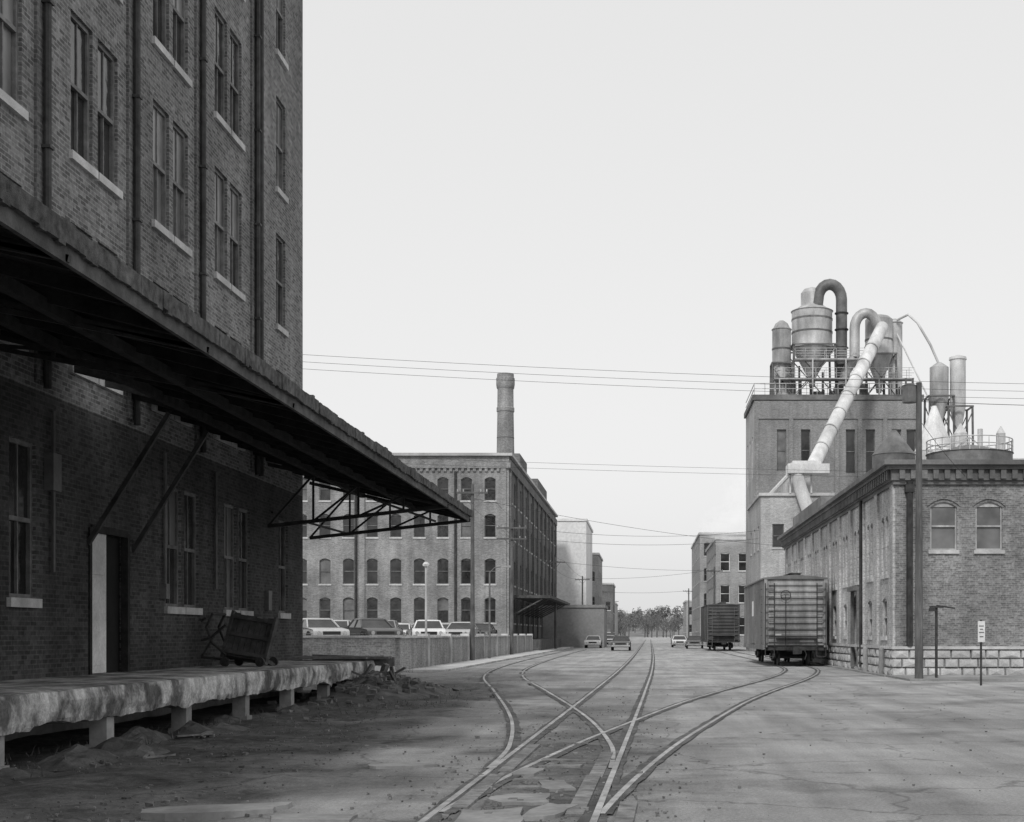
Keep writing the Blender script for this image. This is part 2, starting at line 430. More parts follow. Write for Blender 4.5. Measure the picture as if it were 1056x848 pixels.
# canopy
CX = -5.0
def uz(x): return 5.02+.245*(CX-x)
rb_ = MB(); y = 0.0
hole = lambda xm, ym: (-9.5 < xm < -8.5 and 22.4 < ym < 24.6) or (-9.4 < xm < -8.9 and 25.0 < ym < 26.1) or (-8.4<xm<-8.1 and 22.6<ym<24.4) or (-7.4<xm<-7.1 and 24.6<ym<26)
xs = [WX+i*.23 for i in range(21)]
while y < 39.0:
    st = .4
    for i in range(20):
        xm = (xs[i]+xs[i+1])/2
        if hole(xm, y+.2): continue
        j = R(-.01,.01)
        x0, x1 = xs[i], min(xs[i+1]-.004, CX)
        if x0 >= CX: continue
        P8 = [(x, yy, uz(x)+h+j) for x in (x0, x1) for yy in (y, y+st) for h in (0,.05)]
        rb_.add(P8, [[0,1,3,2],[4,6,7,5],[0,4,5,1],[2,3,7,6],[0,2,6,4],[1,5,7,3]])
    y += st
deck = rb_.make('roof_boards', M_timber)
tr = MB(); y = 0.0
while y < 39.0:
    st = R(.5,1.3); y1 = min(y+st, 39.05)
    xo = CX+.03+R(-.01,.02); zt = uz(CX)+.12+R(-.012,.015)
    n = max(2, int((y1-y)/.12))
    for k in range(n):
        ya, yb = y+(y1-y)*k/n, y+(y1-y)*(k+1)/n
        tr.box(CX-.02, xo, ya, yb, uz(CX)-.05-.03*abs(noise.noise(Vector((ya*3,0,0))))*2, zt+.012*noise.noise(Vector((ya*4,5,0))))
    if random.random() < .3:
        a = R(y, y1-.1); tr.box(CX-.2, xo-.01, a, a+R(.08,.3), zt-.02, zt+R(.015,.05))
    y = y1
for i in range(156):
    ya = i*.25
    if 22.3 < ya < 26.1:
        tr.poly((-8.1,ya,uz(-8.1)+.08),(CX,ya,uz(CX)+.09),(CX,ya+.25,uz(CX)+.09),(-8.1,ya+.25,uz(-8.1)+.08))
        continue
    tr.poly((WX,ya,uz(WX)+.08),(CX,ya,uz(CX)+.09),(CX,ya+.25,uz(CX)+.09),(WX,ya+.25,uz(WX)+.08))
edge = tr.make('tar_edge', M_tar)
fb_ = MB(); fb_.box(CX-.07,CX-.022,0,39,uz(CX)-.2,uz(CX)-.01)
fas = fb_.make('fascia_board', M_timberM)
tm = MB()
for i in range(30):
    yy = .6+i*1.3
    tm.beam((WX,yy,uz(WX)-.08),(CX-.08,yy,uz(CX)-.08),.07,.15)
for x in (-6.6,-8.1): tm.beam((x,0,uz(x)-.2),(x,39,uz(x)-.2),.12,.14)
raf = tm.make('rafters', M_timber)
ts = MB()
def truss(yy, za=4.35, full=True):
    a = (WX,yy,za); b = (CX+.0,yy,uz(CX)-.16); t0 = (WX,yy,uz(WX)-.22)
    w = .09 if full else .06
    ts.beam(a,b,w,w); ts.beam(t0,b,w,w)
    n = 4
    bot = [Vector(a).lerp(Vector(b), k/n) for k in range(n)]; top = [Vector(t0).lerp(Vector(b), k/n) for k in range(n)]
    for k in range(n):
        if k: ts.beam(bot[k], top[k], .05,.05)
        if k < n-1: ts.beam(bot[k], top[k+1], .05,.05)
for yy in (4.2,8.0,11.8,15.6,19.4): truss(yy, 5.75, False)
truss(38.9); truss(34.6)
for (x, z) in ((-6.0,4.83),(-8.6,4.5)):
    ts.beam((x,38.9,z),(x-.9,34.6,z+.2),.05,.05)
for yy in (23.4, 25.45): ts.beam((WX,yy,3.15),(-8.2,yy,5.4),.08,.08)
trs = ts.make('trusses', M_steelD)
group('loading_canopy', [deck, edge, fas, raf, trs])

# platform
PX = -7.3
pb = MB(); prof_prev = None
for i in range(460):
    yv = .08*i
    j = noise.fractal(Vector((yv*1.1, 3.3, 0)), .7, 2, 6); j2 = noise.fractal(Vector((yv*1.7, 9.3, 0)), .7, 2, 6)
    j3 = noise.fractal(Vector((yv*.8, 20, 0)), .7, 2, 6); j4 = noise.fractal(Vector((yv*2.3, 33, 0)), .7, 2, 6)
    pr = [(WX-.0, yv, .9), (PX-.1+j*.04, yv, .9+j*.01), (PX-.01+j*.03, yv, .885+j2*.012), (PX+.01+j2*.02, yv, .76+j*.02),
          (PX+.0+j4*.02, yv, .64+j*.02), (PX-.01+j*.02, yv, .55+j4*.02), (PX-.03+j4*.03, yv, .47+j3*.07), (PX-.12+j2*.04, yv, .46+j3*.06), (PX-.5, yv, .45)]
    if prof_prev:
        for k in range(len(pr)-1): pb.poly(prof_prev[k], prof_prev[k+1], pr[k+1], pr[k])
    else: pb.poly(*pr)
    prof_prev = pr
pb.poly(*prof_prev)
pb.box(WX,PX-.5,.0,36.7,.44,.46)
slab_o = pb.make('platform_slab', M_conc)
ps = MB()
for d in [2.6+3.24*i for i in range(11)]:
    if d > 36.5: continue
    ps.box(PX-.34, PX-.1, d-.13, d+.13, -.05, .5); ps.box(PX-.38, PX-.06, d-.17, d+.17, -.05, .08)
ps.box(WX-.02, WX+.1, 0, 36.5, 0, .45)
posts = ps.make('platform_posts', M_concG)
pd = MB()
for k in range(7):
    yy = 35.5+k*.22; pd.box(WX+.1+R(0,.3), PX+.35+R(-.4,.5), yy, yy+.18, .93+R(0,.02), .99+R(0,.02))
pd.beam((PX+.5,36.9,.85),(PX-1.8,37.2,.92),.1,.25); pd.beam((PX+.4,36.2,.8),(PX+.1,36.4,.0),.14,.14); pd.beam((PX-.3,37,.0),(PX-.25,37,.9),.14,.14)
bo = pd.make('broken_boards', M_timberL)
group('loading_dock', [slab_o, posts, bo])

def rock(b, x, y, z, r):
    pts = []
    for i in range(8):
        pts.append((x+r*((i&1)*2-1)*R(.4,1), y+r*((i>>1&1)*2-1)*R(.4,1), z+r*((i>>2)*2-1)*R(.25,.7)))
    b.add(pts, [[0,1,3,2],[4,6,7,5],[0,4,5,1],[2,3,7,6],[0,2,6,4],[1,5,7,3]])
def mound(b, cx, cy, rx, ry, hh, sd, n=24):
    hv = []
    for j in range(n+1):
        for i in range(n+1):
            u, v = i/n*2-1, j/n*2-1; r = math.hypot(u, v)
            h = max(0, 1-r)**.9*hh+.22*hh*noise.fractal(Vector((u*3, v*3, sd)), .8, 2, 5)*max(0, 1-r)*2
            hv.append((cx+u*rx, cy+v*ry, h-.045))
    b.add(hv, [[j*(n+1)+i, j*(n+1)+i+1, (j+1)*(n+1)+i+1, (j+1)*(n+1)+i] for j in range(n) for i in range(n)])
hb = MB(); mound(hb, -6.9, 35.4, 1.8, 5.5, .64, 1, 30)
heap = hb.make('dirt_heap', M_groove)
rk = MB()
for i in range(220):
    x = -6.9+random.gauss(0,.7); y = 35+random.gauss(0,2.2); r = math.hypot((x+6.9)/1.7, (y-35.4)/5.5)
    rock(rk, x, y, max(0, 1-r)*.58+.02, R(.03,.16))
for i in range(12):
    x = -6.8+R(-.8,.6); y = R(32.5,36.5); rk.beam((x,y,.3),(x+R(-.9,.9),y+R(-.6,.6),.6+R(-.2,.25)),.1,.05)
rub = rk.make('rubble', M_stone)
group('debris_pile', [heap, rub])
hb = MB()
for i in range(16): mound(hb, R(-7.9,-7.0), 11+i*1.5+R(-.5,.5), R(.4,.8), R(.6,1.4), R(.1,.26), i+3, 14)
for i in range(5): mound(hb, R(-6.8,-5.2), 14+i*3+R(-.5,.5), R(.3,.6), R(.4,.9), R(.05,.12), i+30, 12)
hb.make('dirt_mounds', M_groove)
gs = MB()
for i in range(3000):
    t = random.random()
    if t < .55: x = R(-7.4,-3.5)-abs(random.gauss(0,.6)); y = 11+abs(random.gauss(0,12))
    elif t < .9: x = random.gauss(-1.1,.9); y = 10+abs(random.gauss(0,8))
    else: x = R(-4,11); y = R(11,45)
    if x < -9.3: continue
    rock(gs, x, y, .012, R(.005,.02) if random.random() < .95 else R(.02,.05))
gs.make('gravel', M_stone)
tr_ = MB()
for (x, y) in ((-6.2,17.4),(-6.9,21),(-6.3,25)):
    for k in range(3):
        a = R(0,3.1); tr_.beam((x+R(-.3,.3),y+R(-.3,.3),.03),(x+math.cos(a)*R(.1,.3),y+math.sin(a)*R(.1,.3),.04+R(0,.04)),R(.03,.1),.02)
tr_.make('scrap_wood', M_timberL)
wd = MB()
for i in range(2200):
    t = random.random()
    if t < .35: x, y = -7.6+random.gauss(0,.35), R(9,40)
    elif t < .7: x, y = -10.0+random.gauss(0,.25), R(56,120)
    else: x, y = random.gauss(-6.2,.8), 33+random.gauss(0,3)
    h = R(.04,.16); a = R(0,6.28); dx, dy = math.cos(a)*.01, math.sin(a)*.01
    wd.poly((x-dx,y-dy,0),(x+dx,y+dy,0),(x+R(-.08,.08),y+R(-.08,.08),h))
wd.make('weeds', M_weed)

def cart():
    M = Matrix.Translation((-9.0,29.6,.9)) @ Matrix.Rotation(math.radians(-8),4,'Z')
    b = MB(M); w = MB(M); h = MB(M)
    b.M = M @ Matrix.Translation((.42,0,.64)) @ Matrix.Rotation(math.radians(9),4,'Y') @ Matrix.Rotation(math.radians(-14),4,'X')
    for k in range(7): b.box(-.46+k*.132,-.34+k*.132,-.03,.02,-.45,.45+R(-.03,.03))
    for z_ in (-.4,.0,.38): b.box(-.48,.48,-.09,-.031,z_-.04,z_+.04)
    for x_ in (-.52,.46): b.box(x_,x_+.06,-.1,.45,-.5,-.42); b.box(x_,x_+.06,-.1,.05,-.55,.5)
    b.box(-.46,.46,.02,.5,-.48,-.44)
    h.tube([(.0,-.3,.25),(-.3,-.3,.5),(-.45,-.3,.85),(-.3,-.3,1.15)],.03,8); h.tube([(.0,.3,.25),(-.3,.3,.5),(-.45,.3,.85),(-.3,.3,1.15)],.03,8)
    h.cyl((-.3,-.32,1.13),(-.3,.32,1.13),.025,n=8)
    h.tube([(.0,-.3,.15),(-.55,-.3,.2),(-.8,-.3,.5),(-.62,-.3,.95),(-.45,-.3,1.05)],.028,8); h.tube([(-.8,-.3,.5),(-.35,-.3,.62),(.0,-.3,.9)],.03,8)
    h.tube([(-.55,-.3,.2),(-.3,-.3,.62)],.025,8)
    for (x_, y_) in ((.0,-.36),(.8,-.36),(.0,.36),(.8,.36)):
        w.cyl((x_,y_-.03,.1),(x_,y_+.03,.1),.1,n=18); w.cyl((x_,y_-.05,.1),(x_,y_+.05,.1),.04,n=8)
    w.cyl((.0,-.36,.1),(.0,.36,.1),.02,n=6); w.cyl((.8,-.36,.1),(.8,.36,.1),.02,n=6)
    group('platform_cart', [b.make('bed', M_timberM), h.make('handles', M_steelD), w.make('wheels', M_steelD)])
cart()

# ------------------------------------------------------------------ raised lot + wall
lot = MB(); lot.box(-60,-10.45,56.2,121.8,0,1.0); lot.make('parking_lot', M_concG)
rw = MB(); rw.box(-60,-10.3,55.9,56.2,0,1.45); rw.box(-10.45,-10.15,56.2,122,0,1.42)
cp = MB(); cp.box(-60,-10.08,55.84,56.26,1.452,1.54); cp.box(-10.52,-10.08,56.262,122,1.422,1.5)
for k in range(9): cp.box(-10.55,-10.05,63+7.3*k,63.5+7.3*k,0,1.62)
M_brickW = mat_brick('brick_wall', .3, .25, 1.2, .3)
group('retaining_wall', [rw.make('wall', M_brickW), cp.make('coping', M_concL)])
fb = MB(); fb.box(-30,-10.3,55.3,55.88,0,.35); fb.box(-14.5,-10.1,54.4,55.3,0,.1); fb.make('concrete_footing', M_concL)
fb = MB(); fb.box(-10.14,-8.4,57,160,-.1,.09); fb.make('sidewalk', M_concL)

# ------------------------------------------------------------------ factory (middle)
F = Fac(); ops = []
X0 = -52; D0 = 122
rowz = ((2.6,4.9),(6.1,8.4),(10.3,12.4),(13.6,15.7))
for k in range(18):
    xc = -13.9-2.12*k
    for zb, zt in rowz: ops.append((xc-.5-X0, xc+.5-X0, zb-1, zt-1, .2))
F.side((X0,D0,1.0),(1,0,0),(0,-1,0),-12.2-X0,16.6,ops,depth=.25,nx=0,frame=.06,rnd=.08)
ops = []
for k in range(20):
    a = 1.6+k*3.12
    for zb, zt in rowz: ops.append((a, a+1.2, zb, zt, .2))
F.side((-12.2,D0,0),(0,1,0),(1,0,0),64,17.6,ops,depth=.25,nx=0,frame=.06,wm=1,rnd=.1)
F.W.cur = 0
F.W.poly((X0,D0,1),(X0,D0+64,0),(X0,D0+64,17.6),(X0,D0,17.6)); F.W.poly((X0,D0+64,0),(-12.2,D0+64,0),(-12.2,D0+64,17.6),(X0,D0+64,17.6))
for xa in (-12.7,-25.4,-38.0): F.W.box(xa-.25,xa+.25,D0-.14,D0-.001,1,17)
F.W.box(X0,-12.05,D0-.2,D0-.001,16.5,17.0)
for k in range(75): F.W.box(X0+k*.53,X0+k*.53+.26,D0-.16,D0-.001,16.2,16.5)
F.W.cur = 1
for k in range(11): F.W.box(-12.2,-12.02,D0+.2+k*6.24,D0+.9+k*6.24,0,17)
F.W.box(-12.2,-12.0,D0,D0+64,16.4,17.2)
F.W.box(-18,-11.98,D0+8,D0+16,17.86,18.9); F.W.box(-20,-11.98,D0+30,D0+44,17.86,19.0)
rf = MB(); rf.box(X0-.1,-11.9,D0-.3,D0+64.1,17.602,17.85)
M_coping = mat_rough('coping', 0.36, 0.5, 1, .8, 0)
dsp = MB()
for xa in (-25.95,-17.0): dsp.cyl((xa,D0-.16,1),(xa,D0-.16,16.2),.11,n=8)
dk = MB(); dk.box(-12.0,-8.6,D0+2,D0+34,4.9,5.15)
for k in range(9): dk.beam((-12,D0+2.3+k*3.9,3.4),(-9.2,D0+2.3+k*3.9,4.9),.12,.12)
dk.box(-12.0,-9.6,D0+3,D0+34,0,1.1)
group('brick_factory', F.parts([M_brickM,M_brickMs], M_frame, [rf.make('roof_coping', M_coping), dsp.make('downspouts', M_steelD), dk.make('dock_canopy', M_timberM)]))

ch = MB(); cxm, cym = -15.6, 152
prof = [(0,1.15),(14,1.05),(20,.98),(26.4,.88),(26.5,.96),(26.9,.96),(27.0,.88),(29.0,.86),(29.1,.94),(29.5,1.0),(30.2,1.0),(30.3,.92),(30.7,.9)]
ch.tube([(cxm,cym,z) for z,_ in prof],[r*1.04 for _,r in prof],24)
c1 = ch.make('shaft', M_brickM, True)
ch = MB()
for z in (20.5,23.5): ch.cyl((cxm,cym,z),(cxm,cym,z+.08),1.025-.012*(z-20),n=24)
group('brick_chimney', [c1, ch.make('bands', M_brickMs)])

def simple_building(name, x0,x1,y0,y1,h, mat, win=None, side=None, z0=0, fm=None, coping=M_coping):
    F = Fac(); ops = []
    if win:
        n, rows, w, hh, base, dz = win
        for r in range(rows):
            for k in range(n):
                c = (x1-x0)*(k+.5)/n; ops.append((c-w/2,c+w/2,base+dz*r,base+dz*r+hh,.15))
    F.side((x0,y0,z0),(1,0,0),(0,-1,0),x1-x0,h-z0,ops,nx=0,frame=.07,rnd=.1)
    ops = []
    if side:
        n, rows, w, hh, base, dz = side
        for r in range(rows):
            for k in range(n):
                c = (y1-y0)*(k+.5)/n; ops.append((c-w/2,c+w/2,base+dz*r,base+dz*r+hh,.15))
    left = x0 > 0
    xs_, xo = (x0, x1) if left else (x1, x0)
    F.side((xs_,y0,z0),(0,1,0),(-1,0,0) if left else (1,0,0),y1-y0,h-z0,ops,nx=0,frame=.07,rnd=.1)
    F.W.poly((xo,y0,z0),(xo,y1,z0),(xo,y1,h),(xo,y0,h)); F.W.poly((x0,y1,z0),(x1,y1,z0),(x1,y1,h),(x0,y1,h))
    rf = MB(); rf.box(x0-.15,x1+.15,y0-.15,y1+.15,h+.002,h+.35)
    return group(name, F.parts(mat, fm or M_frame, [rf.make('roof', coping)]))
M_shed = mat_rough('shed_wall', 0.2, 0.28, .4, .9, 0, big=.15)
simple_building('low_warehouse', -12.0,-4.8,160,172,4.7, M_shed, coping=M_shed)
simple_building('white_warehouse', -13.5,-8.2,190,212,17.4, M_farl, coping=M_farl)
simple_building('brick_store', -9.4,-7.4,216,236,14.2, M_far, (1,3,.9,1.6,2,4), (5,3,1.2,1.8,2,4))
simple_building('brick_store', -10.5,-6.6,280,300,11.8, M_brickMs, (2,2,1,1.8,2,4.5), (5,2,1.2,1.8,2,4))
simple_building('brick_store', -11,-7.2,330,360,9.0, M_far, (2,2,1,1.8,2,4), None)
simple_building('brick_store', 9.5,16,310,335,9.0, M_far, (3,2,1,1.8,2,4), (5,2,1.2,1.8,2,4))
simple_building('brick_office', 8.3,20,205,240,16.6, M_far, (5,4,1.1,2,2,3.8), (7,4,1.3,2,2,3.8))
simple_building('brick_workshop', 8.9,18,170,196,13.4, M_far, (4,3,1.2,2.3,1.5,4), (7,3,1.8,2.6,1.2,4), fm=M_white)

# ------------------------------------------------------------------ depot
BX, BY, BH = 9.4, 50.9, 7.75
F = Fac(); ops = []
for c in (1.8,3.5,8.3,10.0,14.8,16.5): ops.append((c-.5,c+.5,4.75,6.55,.2))
F.side((BX,BY,0),(1,0,0),(0,-1,0),26,BH,ops,depth=.16,nx=0,frame=.06,rnd=.45)
ops = []
for k in range(11):
    a = 1.5+k*3.5
    ops.append((a,a+.62,3.9,6.2,.15)); ops.append((a+.9,a+1.52,3.9,6.2,.15))
    if k in (2,5,8): ops.append((a-.2,a+1.7,.15,3.4,.2,'d'))
    else: ops.append((a+.3,a+1.3,1.5,3.0,.1))
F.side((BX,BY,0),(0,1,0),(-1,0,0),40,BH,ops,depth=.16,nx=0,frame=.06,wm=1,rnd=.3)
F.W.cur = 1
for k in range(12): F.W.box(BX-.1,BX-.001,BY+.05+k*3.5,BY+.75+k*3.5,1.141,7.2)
F.W.cur = 0
for c in (1.8,3.5,8.3,10.0,14.8,16.5):
    pts = [(BX+c-.62+1.24*t/8, 6.38+.28*(1-(2*t/8-1)**2)) for t in range(9)]
    for t in range(8):
        (xa,za),(xb,zb) = pts[t],pts[t+1]
        F.W.add([(xa,BY-.05,za),(xb,BY-.05,zb),(xb,BY-.05,zb+.16),(xa,BY-.05,za+.16),(xa,BY,za),(xb,BY,zb),(xb,BY,zb+.16),(xa,BY,za+.16)],[[0,1,2,3],[3,2,6,7],[0,1,5,4]])
F.W.poly((BX,BY+40,0),(BX+26,BY+40,0),(BX+26,BY+40,BH),(BX,BY+40,BH)); F.W.poly((BX+26,BY,0),(BX+26,BY+40,0),(BX+26,BY+40,BH),(BX+26,BY,BH))
st = MB()
def course(b, a0, a1, P):
    for r in range(3):
        a = a0-R(0,.3)
        while a < a1:
            w = R(.45,.85); x0_, x1_ = max(a,a0)+.008, min(a+w, a1)-.008
            if x1_-x0_ > .05:
                d = R(.10,.17)
                z0_, z1_ = r*.34+.01, r*.34+.33
                mx_, mz = (x0_+x1_)/2, (z0_+z1_)/2
                c = [P(x0_,0,z0_),P(x1_,0,z0_),P(x1_,0,z1_),P(x0_,0,z1_),P(x0_+.03,d,z0_+.03),P(x1_-.03,d,z0_+.03),P(x1_-.03,d,z1_-.03),P(x0_+.03,d,z1_-.03),P(mx_+R(-.1,.1),d+R(.02,.06),mz+R(-.05,.05))]
                b.add(c,[[0,1,5,4],[1,2,6,5],[2,3,7,6],[3,0,4,7],[4,5,8],[5,6,8],[6,7,8],[7,4,8]])
            a += w
course(st, 0, 26, lambda a,c,b: Vector((BX-.12+a, BY-c, b)))
course(st, 0, 8.2, lambda a,c,b: Vector((BX-c, BY-.12+a, b)))
course(st, 10.3, 40, lambda a,c,b: Vector((BX-c, BY+a, b)))
wt = MB(); wt.box(BX-.16,BX+26,BY-.17,BY,1.03,1.14); wt.box(BX-.17,BX-.001,BY,BY+40,1.032,1.138)
co = MB()
for z0_, z1_, e in ((7.2,7.35,.1),(7.35,7.75,.18),(7.75,7.9,.34),(7.9,8.08,.5)):
    co.box(BX-e,BX+26+e,BY-e,BY+40+e,z0_+.002,z1_)
co2 = MB()
for k in range(62): co2.box(BX+.1+k*.42,BX+.3+k*.42,BY-.3,BY-.182,7.4,7.745)
for k in range(95): co2.box(BX-.3,BX-.182,BY+.1+k*.42,BY+.3+k*.42,7.4,7.745)
ro = MB(); ro.box(BX+.5,BX+25.5,BY+.5,BY+39.5,8.083,8.16)
ro.box(BX+.3,BX+3.2,BY+24,BY+38,8.162,9.2)
for (a,b_) in ((2.0,8),(3.5,16),(5.5,12),(8,20)): ro.cyl((BX+a,BY+b_,8.1),(BX+a,BY+b_,8.9),.16,n=10)
dn = MB(); dn.cyl((BX+.5,BY-.13,1.15),(BX+.5,BY-.13,7.3),.12,n=8); dn.box(BX+.33,BX+.67,BY-.26,BY-.002,6.9,7.2); dn.cyl((BX-.16,BY+7.2,.2),(BX-.16,BY+7.2,7.3),.07,n=8)
sd = MB(); sd.box(BX-.15,BX+.0,BY+8.3,BY+8.45,.15,3.5); sd.box(BX-.15,BX,BY+10.05,BY+10.2,.15,3.5); sd.box(BX-.3,BX,BY+8.3,BY+10.2,3.5,3.7)
M_corn = mat_rough('cornice_paint', 0.10, 0.18, 1.5, .7, 0)
group('brick_depot', F.parts([M_brickR,M_brickRs], M_frameW, [st.make('stone_base', M_concL), wt.make('water_table', M_sill), co.make('cornice', M_corn), co2.make('dentils', M_corn),
       ro.make('roof', M_roof), dn.make('downspout', M_steelD), sd.make('door_surround', M_frame)]))
sw = MB(); sw.box(9.0,60,46.1,50.7,-.1,.07); sw.box(8.95,9.2,50.72,90,-.1,.06); sw.make('sidewalk', M_concG)

# ------------------------------------------------------------------ mill tower
F = Fac(); ops = []
for c in (2.6,4.9): ops.append((c-.45,c+.45,17.2,21.2,0))
for c in (9.2,11.1,13.6,15.0): ops.append((c-.45,c+.45,17.0,21.2,0))
for c in (8.0,10.2,12.4,14.6): ops.append((c-.5,c+.5,12.5,14.6,0))
F.side((10.5,130,0),(1,0,0),(0,-1,0),16,24.0,ops,depth=.3,nx=0,frame=.08,sill=False,rnd=.05)
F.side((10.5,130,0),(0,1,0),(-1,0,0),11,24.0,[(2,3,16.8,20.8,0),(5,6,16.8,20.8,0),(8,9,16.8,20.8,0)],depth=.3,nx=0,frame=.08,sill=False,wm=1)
F.W.cur = 0
for xa in (10.5,13.8,18.2,20.4,22.8,26.1): F.W.box(xa,xa+.4,129.88,129.999,13,22.2)
F.W.box(10.5,26.5,129.87,129.999,22.2,23.9)
F.W.poly((26.5,130,0),(26.5,141,0),(26.5,141,24),(26.5,130,24)); F.W.poly((10.5,141,0),(26.5,141,0),(26.5,141,24),(10.5,141,24))
rf = MB(); rf.box(10.3,26.7,129.8,141.2,24.0,24.5)
rl = MB()
for z in (25.1,25.6): rl.beam((10.5,130,z),(26.5,130,z),.06,.06); rl.beam((10.5,130,z),(10.5,141,z),.06,.06)
for k in range(17): rl.beam((10.5+k,130,24.5),(10.5+k,130,25.6),.06,.06)
group('mill_tower', F.parts([M_brickT,M_brickTl], M_frame, [rf.make('parapet', M_corn), rl.make('railing', M_galv)]))
F = Fac()
F.side((9.9,116,0),(1,0,0),(0,-1,0),6.2,13.4,[(1,2,9,11,0),(4,5,5,7,0)],nx=0,frame=.08,depth=.2,rnd=.1)
F.side((9.9,116,0),(0,1,0),(-1,0,0),13.9,13.4,[(2,3,9,11,0),(6,7,9,11,0),(10,11,9,11,0)],nx=0,frame=.08,depth=.2,wm=1)
F.W.cur = 0; F.W.poly((16.1,116,0),(16.1,129.9,0),(16.1,129.9,13.4),(16.1,116,13.4))
rf = MB(); rf.box(9.75,16.2,115.8,129.86,13.402,13.65)
rf.box(12.2,14.6,118,122,13.652,15.2)
group('mill_annex', F.parts([M_brickTl,M_brickTl], M_frame, [rf.make('roof', M_coping)]))
simple_building('mill_wing', 26.9,44,124,141,17.3, M_brickT, None, None)
simple_building('mill_shed', 16.4,26.6,112,129.6,12.0, M_brickT, None, None)

def cyclone(name, x, y, prof, legs=None, mat=M_galv, legz=24.5, rings=()):
    b = MB(); b.tube([(x,y,z) for z,_ in prof],[r for _,r in prof],24)
    parts = [b.make('body', mat, True)]
    k = MB()
    for z, r in rings: k.cyl((x,y,z),(x,y,z+.15),r,n=24)
    if legs:
        w, top = legs
        for i in (-1,1):
            for j in (-1,1): k.beam((x+i*w,y+j*w,legz),(x+i*w*.95,y+j*w*.95,top),.16,.16)
            k.beam((x-w,y+i*w,legz+.2),(x+w,y+i*w,top-.4),.09,.09); k.beam((x+w,y+i*w,legz+.2),(x-w,y+i*w,top-.4),.09,.09)
            k.beam((x-w,y+i*w,top),(x+w,y+i*w,top),.14,.14)
            k.beam((x+i*w,y-w,top),(x+i*w,y+w,top),.14,.14)
    if k.v: parts.append(k.make('supports', M_galvD))
    return group(name, parts)
cyclone('dust_cyclone', 16.5,134,[(26.0,.3),(26.8,.35),(29.7,1.95),(29.75,2.15),(29.95,2.15),(30.0,2.0),(33.3,2.0),(33.4,2.1),(33.7,1.5),(34.0,1.1),(35.2,1.1),(35.6,.8),(35.8,.2)],(2.1,29.8),rings=((31.2,2.04),(32.5,2.04)))
cyclone('dust_cyclone', 23.1,134,[(25.4,.25),(26.5,.4),(29.0,1.3),(29.1,1.42),(29.3,1.35),(32.6,1.35),(32.9,1.0),(33.1,.3)],(1.5,29.0),rings=((30.5,1.39),))
cyclone('vent_silo', 13.4,133,[(24.5,.95),(26.5,.95),(27.8,.75),(28,.92),(31.3,.92),(31.4,1.0),(31.6,.8),(32.0,.6),(32.3,.2)],(1.0,28.0),rings=((29.4,.96),(26.4,1.05)))
cyclone('vent_silo', 24.9,135,[(24.5,.7),(32.4,.7),(32.5,.8),(32.9,.3)],None)
cyclone('small_cyclone', 28.4,131,[(21.5,.2),(24.3,.9),(27.3,.9),(27.6,.5),(27.8,.2)],(1.2,24.4),legz=17.5)
cyclone('small_cyclone', 30.2,131,[(20.5,.2),(23.5,.75),(28.0,.75),(28.05,.85),(28.3,.8),(28.5,.2)],(1.2,23.4),legz=17.5, mat=M_galvL)
d = MB()
arc = [(17.0+1.15-1.15*math.cos(t), 133.2, 34.4+1.5*math.sin(t)) for t in [math.pi*k/10 for k in range(11)]]
d.tube([(16.9,133.2,33.6)]+arc+[(19.3,133.2,31),(19.3,133.2,26.4)],.55,14)
d1 = d.make('duct', M_galvD, True); fl = MB()
for z in (33,31.4,29.6,27.9): fl.cyl((19.3,133.2,z),(19.3,133.2,z+.1),.68,n=16)
group('exhaust_duct', [d1, fl.make('flanges', M_steelD)])
d = MB(); arc = [(21.5-1.1*math.cos(t), 132, 31.3+1.5*math.sin(t)) for t in [math.pi*k/10 for k in range(10)]]
d.tube([(20.4,132,28.5),(20.4,132,30)]+arc+[(22.8,132.2,31.4)],.5,14)
d.tube([(20.4,132,28.5),(19.6,132.5,27.2),(19.4,133,26)],.5,14)
group('curved_duct', [d.make('duct', M_galv, True)])
d = MB(); d.tube([(22.9,131,31.2),(22.3,129.4,30.2),(14.3,115.6,15.9)],.6,16)
d2 = d.make('duct', M_galvL, True); fl = MB()
a0, a1 = Vector((22.3,129.4,30.2)), Vector((14.3,115.6,15.9))
for k in range(1,8):
    p = a0.lerp(a1, k/8); dd = (a1-a0).normalized()*.06; fl.cyl(p-dd,p+dd,.68,n=16)
for k in (3,5):
    p = a0.lerp(a1,k/8); fl.beam(p, (p.x, 129.7, p.z-1.0), .1,.1)
group('sloping_duct', [d2, fl.make('flanges', M_galv)])
d = MB(); d.tube([(12.9,115.2,15.5),(13.2,115.2,14),(14.3,115.2,10.8)],.55,14); e1 = d.make('chute', M_galvL, True)
d = MB(); d.box(12.1,15.6,114.6,116.6,15.2,16.0); d.box(12.5,14.9,114.7,116.4,16.0,16.25)
for x_ in (12.4,14.2): d.beam((x_,115.8,13.6),(x_,115.8,15.2),.15,.15)
d.tube([(12.3,115.5,15.2),(10.6,116.5,13.4)],.2,8)
group('duct_junction', [e1, d.make('box', M_galvL)])
d = MB(); d.tube([(24.9,134,32.6),(25.8,133,32.9),(26.6,132.5,32.0),(27.7,131.6,29.6),(28.4,131,27.6)],.13,8)
d.tube([(24.9,134,31.2),(27.6,132,24.5)],.08,8)
group('transfer_pipe', [d.make('pipe', M_galvL, True)])
d = MB()
for i in range(16):
    x_ = R(11.5,25.3); w = R(.3,1.0); h = R(.4,2.0); y_ = R(132.5,138); d.box(x_,x_+w,y_,y_+w,24.5,24.5+h)
for i in range(14):
    x_ = R(12,26); yq = 132.5+R(0,5); d.cyl((x_,yq,24.5),(x_,yq,24.5+R(1,4.5)),R(.06,.18),n=8)
p1 = d.make('fans', M_galvD); d = MB()
